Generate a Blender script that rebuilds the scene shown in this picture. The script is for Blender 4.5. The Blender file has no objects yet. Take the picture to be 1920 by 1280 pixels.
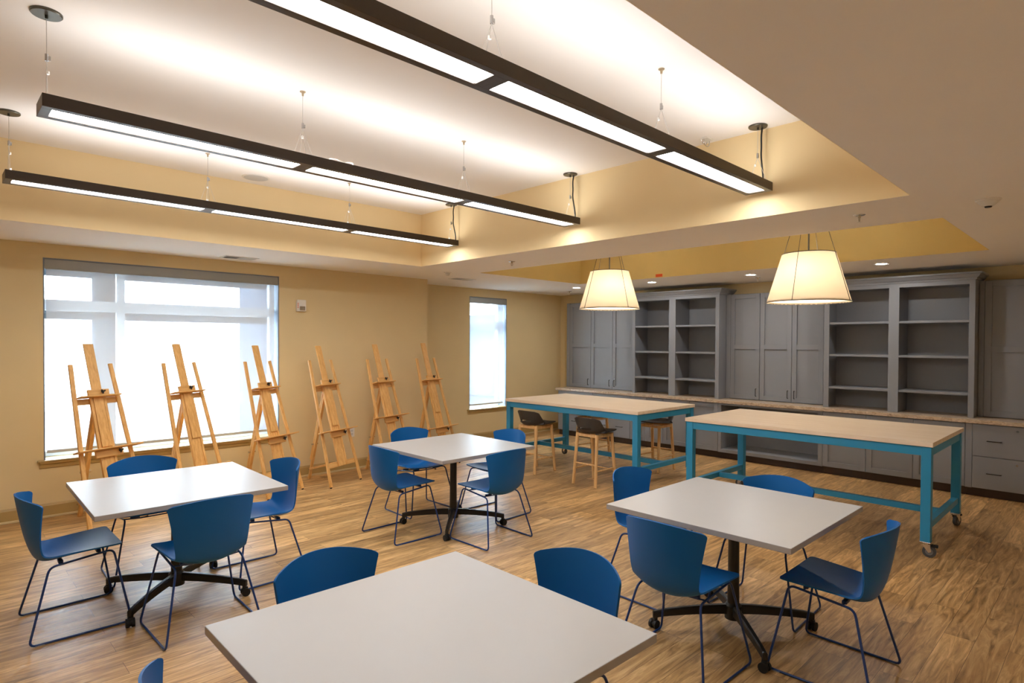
import bpy, bmesh, math, random
from mathutils import Vector, Matrix
random.seed(4)
C = bpy.context.scene.collection
PI = math.pi

# ------------------------------------------------------------------ materials
def lin(r, g, b):
    f = lambda c: (c/255/12.92) if c/255 <= .04045 else ((c/255+.055)/1.055)**2.4
    return (f(r), f(g), f(b), 1)

def new_mat(name):
    m = bpy.data.materials.new(name); m.use_nodes = True
    nt = m.node_tree
    return m, nt, nt.nodes['Principled BSDF']

def mat(name, rgb, rough=.5, metal=0., spec=.5, var=0., vscale=30., bump=0., bscale=200., coat=0.):
    m, nt, p = new_mat(name)
    p.inputs['Base Color'].default_value = lin(*rgb)
    p.inputs['Roughness'].default_value = rough
    p.inputs['Metallic'].default_value = metal
    p.inputs['Specular IOR Level'].default_value = spec
    p.inputs['Coat Weight'].default_value = coat
    tc = nt.nodes.new('ShaderNodeTexCoord')
    if var:
        n = nt.nodes.new('ShaderNodeTexNoise'); n.inputs['Scale'].default_value = vscale
        n.inputs['Detail'].default_value = 4
        nt.links.new(tc.outputs['Object'], n.inputs['Vector'])
        r = nt.nodes.new('ShaderNodeValToRGB')
        c = lin(*rgb)
        r.color_ramp.elements[0].position = .3; r.color_ramp.elements[1].position = .7
        r.color_ramp.elements[0].color = (c[0]*(1-var), c[1]*(1-var), c[2]*(1-var), 1)
        r.color_ramp.elements[1].color = (min(1, c[0]*(1+var)), min(1, c[1]*(1+var)), min(1, c[2]*(1+var)), 1)
        nt.links.new(n.outputs['Fac'], r.inputs['Fac'])
        nt.links.new(r.outputs['Color'], p.inputs['Base Color'])
    if bump:
        n2 = nt.nodes.new('ShaderNodeTexNoise'); n2.inputs['Scale'].default_value = bscale
        nt.links.new(tc.outputs['Object'], n2.inputs['Vector'])
        b = nt.nodes.new('ShaderNodeBump'); b.inputs['Strength'].default_value = bump
        b.inputs['Distance'].default_value = .002
        nt.links.new(n2.outputs['Fac'], b.inputs['Height'])
        nt.links.new(b.outputs['Normal'], p.inputs['Normal'])
    return m

def wood(name, dark, light, axis='Z', scale=1., rough=.45, spec=.4):
    m, nt, p = new_mat(name)
    tc = nt.nodes.new('ShaderNodeTexCoord'); mp = nt.nodes.new('ShaderNodeMapping')
    s = {'X': (1.2, 22, 22), 'Y': (22, 1.2, 22), 'Z': (22, 22, 1.2)}[axis]
    mp.inputs['Scale'].default_value = [a*scale for a in s]
    nt.links.new(tc.outputs['Object'], mp.inputs['Vector'])
    n = nt.nodes.new('ShaderNodeTexNoise'); n.inputs['Scale'].default_value = 2.2
    n.inputs['Detail'].default_value = 6; n.inputs['Distortion'].default_value = .6
    nt.links.new(mp.outputs['Vector'], n.inputs['Vector'])
    r = nt.nodes.new('ShaderNodeValToRGB')
    r.color_ramp.elements[0].position = .32; r.color_ramp.elements[1].position = .68
    r.color_ramp.elements[0].color = lin(*dark); r.color_ramp.elements[1].color = lin(*light)
    nt.links.new(n.outputs['Fac'], r.inputs['Fac']); nt.links.new(r.outputs['Color'], p.inputs['Base Color'])
    p.inputs['Roughness'].default_value = rough; p.inputs['Specular IOR Level'].default_value = spec
    return m

def floor_mat():
    m, nt, p = new_mat('plank_floor')
    L = nt.links.new
    tc = nt.nodes.new('ShaderNodeTexCoord')
    br = nt.nodes.new('ShaderNodeTexBrick')
    br.offset = .37; br.offset_frequency = 2
    br.inputs['Scale'].default_value = 1; br.inputs['Brick Width'].default_value = 1.22
    br.inputs['Row Height'].default_value = .152; br.inputs['Mortar Size'].default_value = .0009
    br.inputs['Mortar Smooth'].default_value = .1; br.inputs['Bias'].default_value = 0
    br.inputs['Color1'].default_value = (0, 0, 0, 1); br.inputs['Color2'].default_value = (1, 1, 1, 1)
    br.inputs['Mortar'].default_value = (.0, .0, .0, 1)
    L(tc.outputs['Object'], br.inputs['Vector'])
    # grain coordinates, shifted per plank
    sep = nt.nodes.new('ShaderNodeSeparateXYZ'); L(tc.outputs['Object'], sep.inputs[0])
    cmb = nt.nodes.new('ShaderNodeCombineXYZ')
    ma = nt.nodes.new('ShaderNodeMath'); ma.operation = 'MULTIPLY'; ma.inputs[1].default_value = 1.9
    mb = nt.nodes.new('ShaderNodeMath'); mb.operation = 'MULTIPLY'; mb.inputs[1].default_value = 17.
    mc = nt.nodes.new('ShaderNodeMath'); mc.operation = 'MULTIPLY'; mc.inputs[1].default_value = 37.
    L(sep.outputs['X'], ma.inputs[0]); L(sep.outputs['Y'], mb.inputs[0]); L(br.outputs['Color'], mc.inputs[0])
    L(ma.outputs[0], cmb.inputs['X']); L(mb.outputs[0], cmb.inputs['Y']); L(mc.outputs[0], cmb.inputs['Z'])
    g = nt.nodes.new('ShaderNodeTexNoise'); g.inputs['Scale'].default_value = 1.1; g.inputs['Detail'].default_value = 9
    g.inputs['Roughness'].default_value = .66; g.inputs['Distortion'].default_value = 1.6
    L(cmb.outputs[0], g.inputs['Vector'])
    ramp = nt.nodes.new('ShaderNodeValToRGB'); e = ramp.color_ramp.elements
    e[0].position = .30; e[0].color = lin(122, 94, 59)
    e[1].position = .72; e[1].color = lin(230, 195, 142)
    k = e.new(.5); k.color = lin(188, 150, 100)
    L(g.outputs['Fac'], ramp.inputs['Fac'])
    # plank tint
    tint = nt.nodes.new('ShaderNodeValToRGB'); e = tint.color_ramp.elements
    e[0].color = (.72, .69, .66, 1); e[1].color = (1.22, 1.2, 1.15, 1)
    L(br.outputs['Color'], tint.inputs['Fac'])
    mx = nt.nodes.new('ShaderNodeMix'); mx.data_type = 'RGBA'; mx.blend_type = 'MULTIPLY'; mx.inputs['Factor'].default_value = 1
    L(ramp.outputs['Color'], mx.inputs['A']); L(tint.outputs['Color'], mx.inputs['B'])
    mm = nt.nodes.new('ShaderNodeMix'); mm.data_type = 'RGBA'
    L(br.outputs['Fac'], mm.inputs['Factor']); L(mx.outputs['Result'], mm.inputs['A']); mm.inputs['B'].default_value = lin(60, 44, 30)
    L(mm.outputs['Result'], p.inputs['Base Color'])
    rr = nt.nodes.new('ShaderNodeMapRange'); rr.inputs['To Min'].default_value = .30; rr.inputs['To Max'].default_value = .46
    L(g.outputs['Fac'], rr.inputs['Value']); L(rr.outputs['Result'], p.inputs['Roughness'])
    p.inputs['Specular IOR Level'].default_value = .36
    b = nt.nodes.new('ShaderNodeBump'); b.inputs['Strength'].default_value = .12; b.inputs['Distance'].default_value = .002
    L(g.outputs['Fac'], b.inputs['Height']); L(b.outputs['Normal'], p.inputs['Normal'])
    return m

def stone_mat():
    m, nt, p = new_mat('speckled_counter'); L = nt.links.new
    tc = nt.nodes.new('ShaderNodeTexCoord'); mp = nt.nodes.new('ShaderNodeMapping'); mp.inputs['Scale'].default_value = (14, 7, 14)
    L(tc.outputs['Object'], mp.inputs['Vector'])
    n = nt.nodes.new('ShaderNodeTexNoise'); n.inputs['Scale'].default_value = 2.4; n.inputs['Detail'].default_value = 8
    n.inputs['Roughness'].default_value = .7; n.inputs['Distortion'].default_value = 1.2
    L(mp.outputs[0], n.inputs['Vector'])
    r = nt.nodes.new('ShaderNodeValToRGB'); e = r.color_ramp.elements
    e[0].position = .28; e[0].color = lin(88, 72, 58); e[1].position = .72; e[1].color = lin(226, 208, 184)
    k = e.new(.42); k.color = lin(176, 152, 126)
    L(n.outputs['Fac'], r.inputs['Fac']); L(r.outputs['Color'], p.inputs['Base Color'])
    p.inputs['Roughness'].default_value = .3
    return m

def emit_mat(name, rgb, strength):
    m, nt, p = new_mat(name)
    p.inputs['Base Color'].default_value = (.8, .8, .8, 1)
    p.inputs['Emission Color'].default_value = (*rgb, 1); p.inputs['Emission Strength'].default_value = strength
    return m

def cloth_mat(name, rgb, transp, transl, tint=(1, 1, 1), weave=900.):
    """woven cloth that lets light through: open weave + translucent yarn"""
    m = bpy.data.materials.new(name); m.use_nodes = True; nt = m.node_tree; L = nt.links.new
    nt.nodes.clear(); out = nt.nodes.new('ShaderNodeOutputMaterial')
    d = nt.nodes.new('ShaderNodeBsdfDiffuse'); d.inputs['Color'].default_value = lin(*rgb)
    t = nt.nodes.new('ShaderNodeBsdfTranslucent'); t.inputs['Color'].default_value = lin(*rgb)
    tc = nt.nodes.new('ShaderNodeTexCoord'); n = nt.nodes.new('ShaderNodeTexNoise'); n.inputs['Scale'].default_value = weave
    L(tc.outputs['Object'], n.inputs['Vector'])
    b = nt.nodes.new('ShaderNodeBump'); b.inputs['Strength'].default_value = .15; b.inputs['Distance'].default_value = .0005
    L(n.outputs['Fac'], b.inputs['Height']); L(b.outputs['Normal'], d.inputs['Normal'])
    a = nt.nodes.new('ShaderNodeMixShader'); a.inputs[0].default_value = transl
    L(d.outputs[0], a.inputs[1]); L(t.outputs[0], a.inputs[2])
    last = a
    if transp > 0:
        tr = nt.nodes.new('ShaderNodeBsdfTransparent'); tr.inputs['Color'].default_value = (*tint, 1)
        q = nt.nodes.new('ShaderNodeMixShader'); q.inputs[0].default_value = transp
        L(a.outputs[0], q.inputs[1]); L(tr.outputs[0], q.inputs[2]); last = q
    L(last.outputs[0], out.inputs['Surface'])
    return m

def glass_mat():
    m = bpy.data.materials.new('window_glass'); m.use_nodes = True; nt = m.node_tree; L = nt.links.new
    nt.nodes.clear(); out = nt.nodes.new('ShaderNodeOutputMaterial')
    tr = nt.nodes.new('ShaderNodeBsdfTransparent'); tr.inputs['Color'].default_value = (.93, .96, .97, 1)
    g = nt.nodes.new('ShaderNodeBsdfGlossy'); g.inputs['Roughness'].default_value = .02
    mx = nt.nodes.new('ShaderNodeMixShader')
    mx.inputs[0].default_value = .05; L(tr.outputs[0], mx.inputs[1]); L(g.outputs[0], mx.inputs[2]); L(mx.outputs[0], out.inputs['Surface'])
    return m

WARM = (1., .995, .995)
M = dict(
    pale=mat('pale_fill_wall_paint', (238, 228, 208), .75, var=.015, vscale=3),  # unseen walls only, made paler than the tan ones to bounce fill light
    wall=mat('tan_wall_paint', (221, 200, 154), .75, var=.015, vscale=3, bump=.06, bscale=260),
    tray=mat('yellow_tan_wall_paint', (236, 212, 164), .75, var=.015, vscale=3, bump=.06, bscale=260),
    ceil=mat('white_ceiling_paint', (242, 238, 233), .85, var=.01, vscale=2, bump=.05, bscale=220),
    trim=mat('olive_tan_trim_paint', (176, 148, 92), .45),
    shoe=mat('cream_shoe_moulding', (205, 184, 140), .5),
    floor=floor_mat(),
    table=mat('white_laminate', (179, 177, 175), .34, var=.008, vscale=8),
    tedge=mat('shaded_edge_laminate', (164, 160, 157), .4),  # same laminate on the table edges, side shade painted in as a darker tone
    black=mat('black_powder_coat', (24, 21, 20), .38),
    rubber=mat('black_rubber', (14, 14, 15), .6),
    blue=mat('blue_moulded_plastic', (3, 90, 156), .46, spec=.3, bump=.05, bscale=700),
    bluerod=mat('blue_enamelled_rod', (16, 52, 112), .32),
    glide=mat('clear_grey_glide', (150, 150, 155), .3),
    teal=mat('teal_blue_paint', (44, 142, 186), .38),
    butcher=wood('maple_laminate', (228, 207, 181), (240, 223, 201), 'Y', .5, .38),
    easel=wood('oak_easel', (208, 154, 84), (232, 184, 114), 'Z', .9, .45),
    easelx=wood('oak_easel_crosswise', (204, 150, 82), (228, 180, 110), 'X', .9, .45),
    ash=wood('ash_stool', (206, 160, 102), (228, 188, 134), 'Z', 1., .45),
    seat=mat('charcoal_plastic', (52, 47, 43), .5, bump=.05, bscale=500),
    steel=mat('brushed_steel', (190, 190, 192), .25, metal=1.),
    chrome=mat('chrome', (215, 215, 218), .12, metal=1.),
    wheel=mat('grey_caster_tyre', (72, 73, 74), .5),
    hub=mat('pale_grey_hub', (118, 118, 120), .4),
    cab=mat('grey_cabinet_paint', (134, 136, 141), .42, var=.012, vscale=4),
    pull=mat('dark_bronze_pull', (38, 33, 30), .3, metal=.6),
    toe=mat('dark_brown_toe_kick', (62, 46, 38), .5),
    stone=stone_mat(),
    bronze=mat('dark_bronze_housing', (66, 57, 49), .36, metal=.25),
    plate=mat('bronze_canopy', (92, 88, 78), .3, metal=.7),
    cable=mat('steel_cable', (200, 196, 190), .3, metal=.6),
    cord=mat('black_cord', (40, 38, 36), .5),
    white=mat('white_plastic', (226, 222, 214), .4),
    vinyl=mat('white_window_vinyl', (214, 218, 222), .4),
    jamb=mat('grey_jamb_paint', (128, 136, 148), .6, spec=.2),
    fascia=mat('grey_aluminium_fascia', (158, 160, 158), .4, metal=.3),
    grey=mat('grey_metal_vent', (196, 196, 194), .45),
    dark=mat('dark_void', (30, 28, 27), .8),
    red=mat('orange_red_sticker', (226, 84, 30), .5),
    brass=mat('brass_sprinkler', (186, 168, 140), .35, metal=.6),
    screen=cloth_mat('roller_screen_cloth', (240, 242, 244), .55, .024),
    linen=cloth_mat('cream_shade_linen', (250, 242, 228), 0., .32),
    acrylic=cloth_mat('white_acrylic_diffuser', (250, 246, 238), 0., .8),
    glass=glass_mat(),
    lamp=emit_mat('lit_linear_diffuser', WARM, 15.),
    up=emit_mat('lit_uplight_lens', WARM, 4.6),
    bulb=emit_mat('lit_bulb', (1., .95, .88), 92.),
    down=emit_mat('lit_downlight_lens', (1., .98, .95), 190.),
    siding=mat('pale_blue_siding', (66, 77, 92), .9, spec=0.),
    grass=mat('outdoor_ground', (150, 152, 150), .95, spec=0., var=.1, vscale=1),
)

# ------------------------------------------------------------------ mesh helpers
class MB:
    def __init__(s): s.bm = bmesh.new()
    def box(s, x0, x1, y0, y1, z0, z1, bev=0., mtx=None):
        x0, x1 = min(x0, x1), max(x0, x1); y0, y1 = min(y0, y1), max(y0, y1); z0, z1 = min(z0, z1), max(z0, z1)
        t = bmesh.new()
        v = [t.verts.new(p) for p in ((x0,y0,z0),(x1,y0,z0),(x1,y1,z0),(x0,y1,z0),(x0,y0,z1),(x1,y0,z1),(x1,y1,z1),(x0,y1,z1))]
        for f in ((0,3,2,1),(4,5,6,7),(0,1,5,4),(1,2,6,5),(2,3,7,6),(3,0,4,7)): t.faces.new([v[i] for i in f])
        if bev > 0: bmesh.ops.bevel(t, geom=t.edges[:], offset=bev, segments=2, affect='EDGES', profile=.5)
        s.add(t, mtx); return s
    def add(s, t, mtx=None):
        if mtx is not None: bmesh.ops.transform(t, matrix=mtx, verts=t.verts)
        me = bpy.data.meshes.new('tmp'); t.to_mesh(me); t.free(); s.bm.from_mesh(me); bpy.data.meshes.remove(me)
    def ring(s, prof, seg=24, mtx=None, cap=True):
        """lathe a profile [(r,z)...] about z"""
        t = bmesh.new(); rows = []
        for r, z in prof:
            rows.append([t.verts.new((r*math.cos(2*PI*i/seg), r*math.sin(2*PI*i/seg), z)) for i in range(seg)] if r > 1e-6 else [t.verts.new((0, 0, z))])
        for a, b in zip(rows, rows[1:]):
            for i in range(seg):
                j = (i+1) % seg
                if len(a) == 1 and len(b) == 1: continue
                if len(a) == 1: t.faces.new((a[0], b[i], b[j]))
                elif len(b) == 1: t.faces.new((a[i], a[j], b[0]))
                else: t.faces.new((a[i], a[j], b[j], b[i]))
        if cap:
            if len(rows[0]) > 1: t.faces.new(rows[0][::-1])
            if len(rows[-1]) > 1: t.faces.new(rows[-1])
        bmesh.ops.recalc_face_normals(t, faces=t.faces)
        s.add(t, mtx); return s
    def cyl(s, p, q, r, r2=None, seg=14):
        p, q = Vector(p), Vector(q); d = q-p; L = d.length
        mt = Matrix.Translation(p) @ d.to_track_quat('Z', 'Y').to_matrix().to_4x4()
        return s.ring([(r, 0), (r if r2 is None else r2, L)], seg, mt)
    def bar(s, p, q, w, h, up=(0, 0, 1), bev=.002):
        """box section w (across) x h (along up) from p to q"""
        p, q = Vector(p), Vector(q); d = (q-p); L = d.length; d.normalize()
        u = Vector(up); u = (u - d*u.dot(d)).normalized(); c = u.cross(d)
        mt = Matrix((c, u, d)).transposed().to_4x4(); mt.translation = p
        return s.box(-w/2, w/2, -h/2, h/2, 0, L, bev, mt)
    def tube(s, pts, r, seg=10, closed=False, round_=0.):
        P = [Vector(p) for p in pts]
        if round_ > 0:
            n = len(P); Q = []
            for i in range(n):
                if not closed and i in (0, n-1): Q.append(P[i]); continue
                a, b, c = P[i-1], P[i], P[(i+1) % n]
                k = min(round_, (a-b).length*.45, (c-b).length*.45)
                e, f = b+(a-b).normalized()*k, b+(c-b).normalized()*k
                for j in range(6):
                    u = j/5; Q.append(e*(1-u)**2 + b*2*u*(1-u) + f*u*u)
            P = Q
        n = len(P); t = bmesh.new(); rows = []; up = None
        for i in range(n):
            if closed: d = (P[(i+1) % n]-P[i-1])
            else: d = P[min(i+1, n-1)]-P[max(i-1, 0)]
            d.normalize()
            if up is None: up = Vector((0, 0, 1)) if abs(d.z) < .9 else Vector((1, 0, 0))
            up = (up-d*up.dot(d)).normalized(); c = d.cross(up)
            rows.append([t.verts.new(P[i]+up*(r*math.cos(2*PI*j/seg))+c*(r*math.sin(2*PI*j/seg))) for j in range(seg)])
        pairs = list(zip(rows, rows[1:]))
        for a, b in pairs:
            for j in range(seg): t.faces.new((a[j], a[(j+1) % seg], b[(j+1) % seg], b[j]))
        if closed:
            a, b = rows[-1], rows[0]
            best = min(range(seg), key=lambda k: sum((a[j].co-b[(j+k) % seg].co).length for j in range(seg)))
            for j in range(seg): t.faces.new((a[j], a[(j+1) % seg], b[(j+1+best) % seg], b[(j+best) % seg]))
        else: t.faces.new(rows[0]); t.faces.new(rows[-1][::-1])
        bmesh.ops.recalc_face_normals(t, faces=t.faces)
        s.add(t); return s
    def prism(s, poly, z0, z1, mtx=None, bev=0.):
        t = bmesh.new()
        a = [t.verts.new((x, y, z0)) for x, y in poly]; b = [t.verts.new((x, y, z1)) for x, y in poly]
        t.faces.new(a[::-1]); t.faces.new(b)
        for i in range(len(poly)): j = (i+1) % len(poly); t.faces.new((a[i], a[j], b[j], b[i]))
        if bev: bmesh.ops.bevel(t, geom=t.edges[:], offset=bev, segments=2, affect='EDGES', profile=.5)
        bmesh.ops.recalc_face_normals(t, faces=t.faces)
        s.add(t, mtx); return s
    def shell(s, G, th, hole=None):
        """thick sheet over a grid of points G[row][col]"""
        R, K = len(G), len(G[0]); t = bmesh.new()
        N = [[None]*K for _ in range(R)]
        for i in range(R):
            for j in range(K):
                du = G[min(i+1, R-1)][j]-G[max(i-1, 0)][j]; dv = G[i][min(j+1, K-1)]-G[i][max(j-1, 0)]
                N[i][j] = du.cross(dv).normalized()
        A = [[t.verts.new(G[i][j]+N[i][j]*th/2) for j in range(K)] for i in range(R)]
        B = [[t.verts.new(G[i][j]-N[i][j]*th/2) for j in range(K)] for i in range(R)]
        skip = hole or set()
        for i in range(R-1):
            for j in range(K-1):
                if (i, j) in skip: continue
                t.faces.new((A[i][j], A[i][j+1], A[i+1][j+1], A[i+1][j])); t.faces.new((B[i][j], B[i+1][j], B[i+1][j+1], B[i][j+1]))
                for (di, dj, e) in ((-1, 0, ((i, j), (i, j+1))), (1, 0, ((i+1, j+1), (i+1, j))), (0, -1, ((i+1, j), (i, j))), (0, 1, ((i, j+1), (i+1, j+1)))):
                    ii, jj = i+di, j+dj
                    if ii < 0 or jj < 0 or ii >= R-1 or jj >= K-1 or (ii, jj) in skip:
                        (a, b), (c, d) = e
                        t.faces.new((A[a][b], B[a][b], B[c][d], A[c][d]))
        bmesh.ops.recalc_face_normals(t, faces=t.faces)
        s.add(t); return s
    def build(s, name, m, parent=None, smooth=False, loc=None):
        me = bpy.data.meshes.new(name); s.bm.to_mesh(me); s.bm.free()
        ms = m if isinstance(m, (list, tuple)) else [m]
        for x in ms: me.materials.append(M[x] if isinstance(x, str) else x)
        if smooth:
            me.shade_smooth()
            try: me.set_sharp_from_angle(angle=math.radians(38))
            except Exception: pass
        o = bpy.data.objects.new(name, me); C.objects.link(o)
        if parent: o.parent = parent
        if loc: o.location = loc
        return o

def thing(name, label, cat, loc=(0, 0, 0), rz=0., group=None):
    o = bpy.data.objects.new(name, None); C.objects.link(o); o.empty_display_size = .1
    o.location = loc; o.rotation_euler = (0, 0, rz)
    return tag(o, label, cat, group)
def tag(o, label, cat, group=None):
    o['label'] = label; o['category'] = cat
    if group: o['group'] = group
    return o
def struct(o): o['kind'] = 'structure'; return o
def dup(o, parent=None):
    c = o.copy(); C.objects.link(c)
    if parent: c.parent = parent
    for ch in KIDS.get(o.name, []):
        dup(ch, c)
    return c
KIDS = {}
def index_children():
    KIDS.clear()
    for o in bpy.data.objects:
        if o.parent: KIDS.setdefault(o.parent.name, []).append(o)
def place(root, first, loc, rz, label, group):
    o = root if first else dup(root)
    o.location = loc; o.rotation_euler = (0, 0, rz); tag(o, label, root['category'], group)
    return o

# ------------------------------------------------------------------ room
ZC, ZU = 2.695, 3.34                    # soffit and raised ceiling
YW, YS = 7.43, 8.05                     # big-window wall, small-window wall
XC = 9.25                               # cabinet wall
XL, YB = -1.9, -1.2
T1 = (-.7, 4.48, .98, 6.22)             # raised tray over the tables
T2 = (5.44, 7.60, .98, 6.20)            # raised tray over the work tables
XJ = 5.47

struct(MB().box(XL-.2, XC+.2, YB-.2, YS+.25, -.1, 0).build('floor', 'floor'))

def slab_with_holes(xs, ys, holes, z0, z1):
    b = MB()
    for i in range(len(xs)-1):
        for j in range(len(ys)-1):
            cx, cy = (xs[i]+xs[i+1])/2, (ys[j]+ys[j+1])/2
            if any(h[0] < cx < h[1] and h[2] < cy < h[3] for h in holes): continue
            b.box(xs[i], xs[i+1], ys[j], ys[j+1], z0, z1)
    bmesh.ops.remove_doubles(b.bm, verts=b.bm.verts, dist=1e-4)
    return b
xs = [XL-.2, T1[0], T1[1], T2[0], T2[1], XC+.2]
ys = [YB-.2, T1[2], T2[3], T1[3], YS+.25]
struct(slab_with_holes(xs, ys, [T1, T2], ZC, ZC+.05).build('ceiling', 'ceil'))
M['tray2'] = mat('yellow_wall_paint', (220, 198, 134), .75, var=.015, vscale=3, bump=.06, bscale=260)
def tray(h, nm, m='tray'):
    x0, x1, y0, y1 = h; w = .04; z0, z1 = ZC+.0005, ZU
    e = .002; x0 += e; x1 -= e; y0 += e; y1 -= e
    b = MB().box(x0-w, x0, y0-w, y1+w, z0, z1).box(x1, x1+w, y0-w, y1+w, z0, z1)
    b.box(x0, x1, y0-w, y0, z0, z1).box(x0, x1, y1, y1+w, z0, z1)
    struct(b.build('wall_'+nm, m))
    struct(MB().box(x0-.1, x1+.1, y0-.1, y1+.1, ZU, ZU+.05).build('ceiling', 'ceil'))
tray(T1, 'tray'); tray(T2, 'tray', 'tray2')

W1 = (.845, 3.19, .57, 2.557)           # big window opening x0,x1,z0,z1
W2 = (6.83, 7.73, .57, 2.55)            # small window opening
def wall_with_window(name, x0, x1, y0, y1, w):
    b = MB().box(x0, w[0], y0, y1, 0, ZC+.02).box(w[1], x1, y0, y1, 0, ZC+.02)
    b.box(w[0], w[1], y0, y1, 0, w[2]).box(w[0], w[1], y0, y1, w[3], ZC+.02)
    bmesh.ops.remove_doubles(b.bm, verts=b.bm.verts, dist=1e-4)
    struct(b.build(name, 'wall'))
wall_with_window('wall_window', XL-.2, XJ, YW, YW+.30, W1)
wall_with_window('wall_back', XJ-.2, XC+.2, YS, YS+.30, W2)
struct(MB().box(XJ-.2, XJ, YW+.30, YS, 0, ZC+.02).build('wall_jog', 'wall'))
struct(MB().box(XC, XC+.2, YB-.2, YS, 0, ZC+.02).build('wall_cabinets', 'wall'))
struct(MB().box(XL-.2, XL, YB-.2, YW, 0, ZC+.02).build('wall_left', 'pale'))
struct(MB().box(XL, XC, YB-.2, YB, 0, ZC+.02).build('wall_behind', 'pale'))

def baseboard(name, x0, x1, y):
    b = MB().box(x0, x1, y-.014, y, .022, .118).prism([(y-.014, .118), (y, .118), (y, .14), (y-.004, .14)], x0, x1,
        Matrix(((0, 0, 1, 0), (1, 0, 0, 0), (0, 1, 0, 0), (0, 0, 0, 1))))
    o = struct(b.build(name, 'trim'))
    q = MB().box(x0, x1, y-.026, y, 0, .024, .005); q.build('shoe_moulding', 'shoe', o)
baseboard('baseboard_window', XL, XJ, YW); baseboard('baseboard_back', XJ, XC, YS)

# windows ------------------------------------------------------------
def window(name, w, yw, posts, rail, label):
    x0, x1, z0, z1 = w
    r = bpy.data.objects.new(name, None); C.objects.link(r); r.location = ((x0+x1)/2, yw, z0); struct(r)
    ox, oy, oz = r.location
    f = MB(); ya, yb = yw+.20-oy, yw+.27-oy
    f.box(x0-ox, x0+.03-ox, ya, yb, 0, z1-z0).box(x1-.04-ox, x1-ox, ya, yb, 0, z1-z0)
    f.box(x0-ox, x1-ox, ya+.004, yb-.002, 0, .05).box(x0-ox, x1-ox, ya+.004, yb-.002, 2.47-oz, z1-oz)
    for a, b in posts: f.box(a-ox, b-ox, ya-.004, yb-.004, .001, z1-oz-.001)
    f.box(x0-ox, x1-ox, ya+.002, yb-.006, rail[0]-oz, rail[1]-oz)
    f.build('window_frame', 'vinyl', r)
    MB().box(x0-ox+.005, x1-ox-.005, yw+.235-oy, yw+.241-oy, .01, z1-z0-.005).build('window_pane', 'glass', r)
    # white jamb lining
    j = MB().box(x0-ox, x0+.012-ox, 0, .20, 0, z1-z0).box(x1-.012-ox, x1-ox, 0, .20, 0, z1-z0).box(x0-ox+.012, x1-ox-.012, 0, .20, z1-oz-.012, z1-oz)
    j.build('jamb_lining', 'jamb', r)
    s = MB().box(x0-ox-.05, x1-ox+.05, -.045, .0, -.016, .0, .005)
    s.box(x0-ox, x1-ox, 0, .20, -.02+.02, .003)
    s.build('window_stool', 'trim', r)
    mt = Matrix(((0, 0, 1, 0), (1, 0, 0, 0), (0, 1, 0, 0), (0, 0, 0, 1)))
    MB().prism([(0, -.085), (0, -.016), (-.038, -.016), (-.034, -.034), (-.018, -.044), (-.014, -.075)], x0-ox-.035, x1-ox+.035, mt).build('window_apron', 'trim', r)
window('window_1', W1, YW, [(1.50, 1.575)], (2.05, 2.16), '')
window('window_2', W2, YS, [], (1.96, 2.155), '')

def blind(w, yw, label):
    x0, x1, z0, z1 = w
    t = thing('roller_blind', label, 'blind', ((x0+x1)/2, yw+.055, z1), 0, 'roller blinds in the windows')
    h = (x1-x0)/2
    f = MB().box(-h+.014, h-.014, -.055, -.047, -.112, -.013, .002); f.box(-h+.014, h-.014, -.047, .035, -.022, -.013)
    f.build('fascia', 'fascia', t)
    MB().cyl((-h+.02, 0, -.06), (h-.02, 0, -.06), .026).build('roller_tube', 'fascia', t, True)
    cl = MB().box(-h+.03, h-.04, -.0006, .0006, -(z1-.64), -.045)
    cl.build('shade_cloth', 'screen', t)
    MB().box(-h+.03, h-.04, -.006, .006, -(z1-.625), -(z1-.655), .002).build('hem_bar', 'grey', t)
blind(W1, YW, 'wide pale roller blind drawn down over the big window behind the easels')
blind(W2, YS, 'narrow pale roller blind drawn down over the small window near the grey cabinets')

# outside ------------------------------------------------------------
M['pier'] = mat('blue_grey_render', (60, 70, 84), .9, spec=0., var=.03, vscale=4)
pf = MB().box(1.42, 1.66, 8.3, 8.5, -4, 3.4)
for z0, z1 in ((1.985, 2.19), (2.47, 3.2)): pf.box(-1.5, 3.5, 8.32, 8.48, z0, z1)
tag(pf.build('porch_frame', 'pier'), 'pale blue-grey porch post and beams outside, dim shapes on the big window blind', 'porch')
struct(MB().box(3.5, 3.8, YW+.31, 9.6, -4, 3.6).build('wall_outside_band', 'pier'))
#---------------------------------------------------------
struct(MB().box(-30, 40, YS+.25, 60, -4.2, -4.).build('ground', 'grass'))
nb = thing('neighbouring_building', 'grey-blue house outside, its sloping roof dimly seen through the small window blind', 'building', (15.6, 14.5, -4))
MB().box(-2.57, 4., 0, 6, 0, 3.95).build('wall', 'siding', nb)
MB().prism([(-2.75, 4.03), (-2.75, 4.18), (1.2, 6.9), (5.1, 4.18), (5.1, 4.03)], -.2, 6.2, Matrix(((1, 0, 0, 0), (0, 0, 1, 0), (0, 1, 0, 0), (0, 0, 0, 1)))).build('roof', 'siding', nb)
struct(MB().box(8.3, 8.6, YS+.31, 8.98, -4, 3.6).build('wall_outside_band', 'pier'))  # added wall, there to darken the right side of the small window blind

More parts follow.
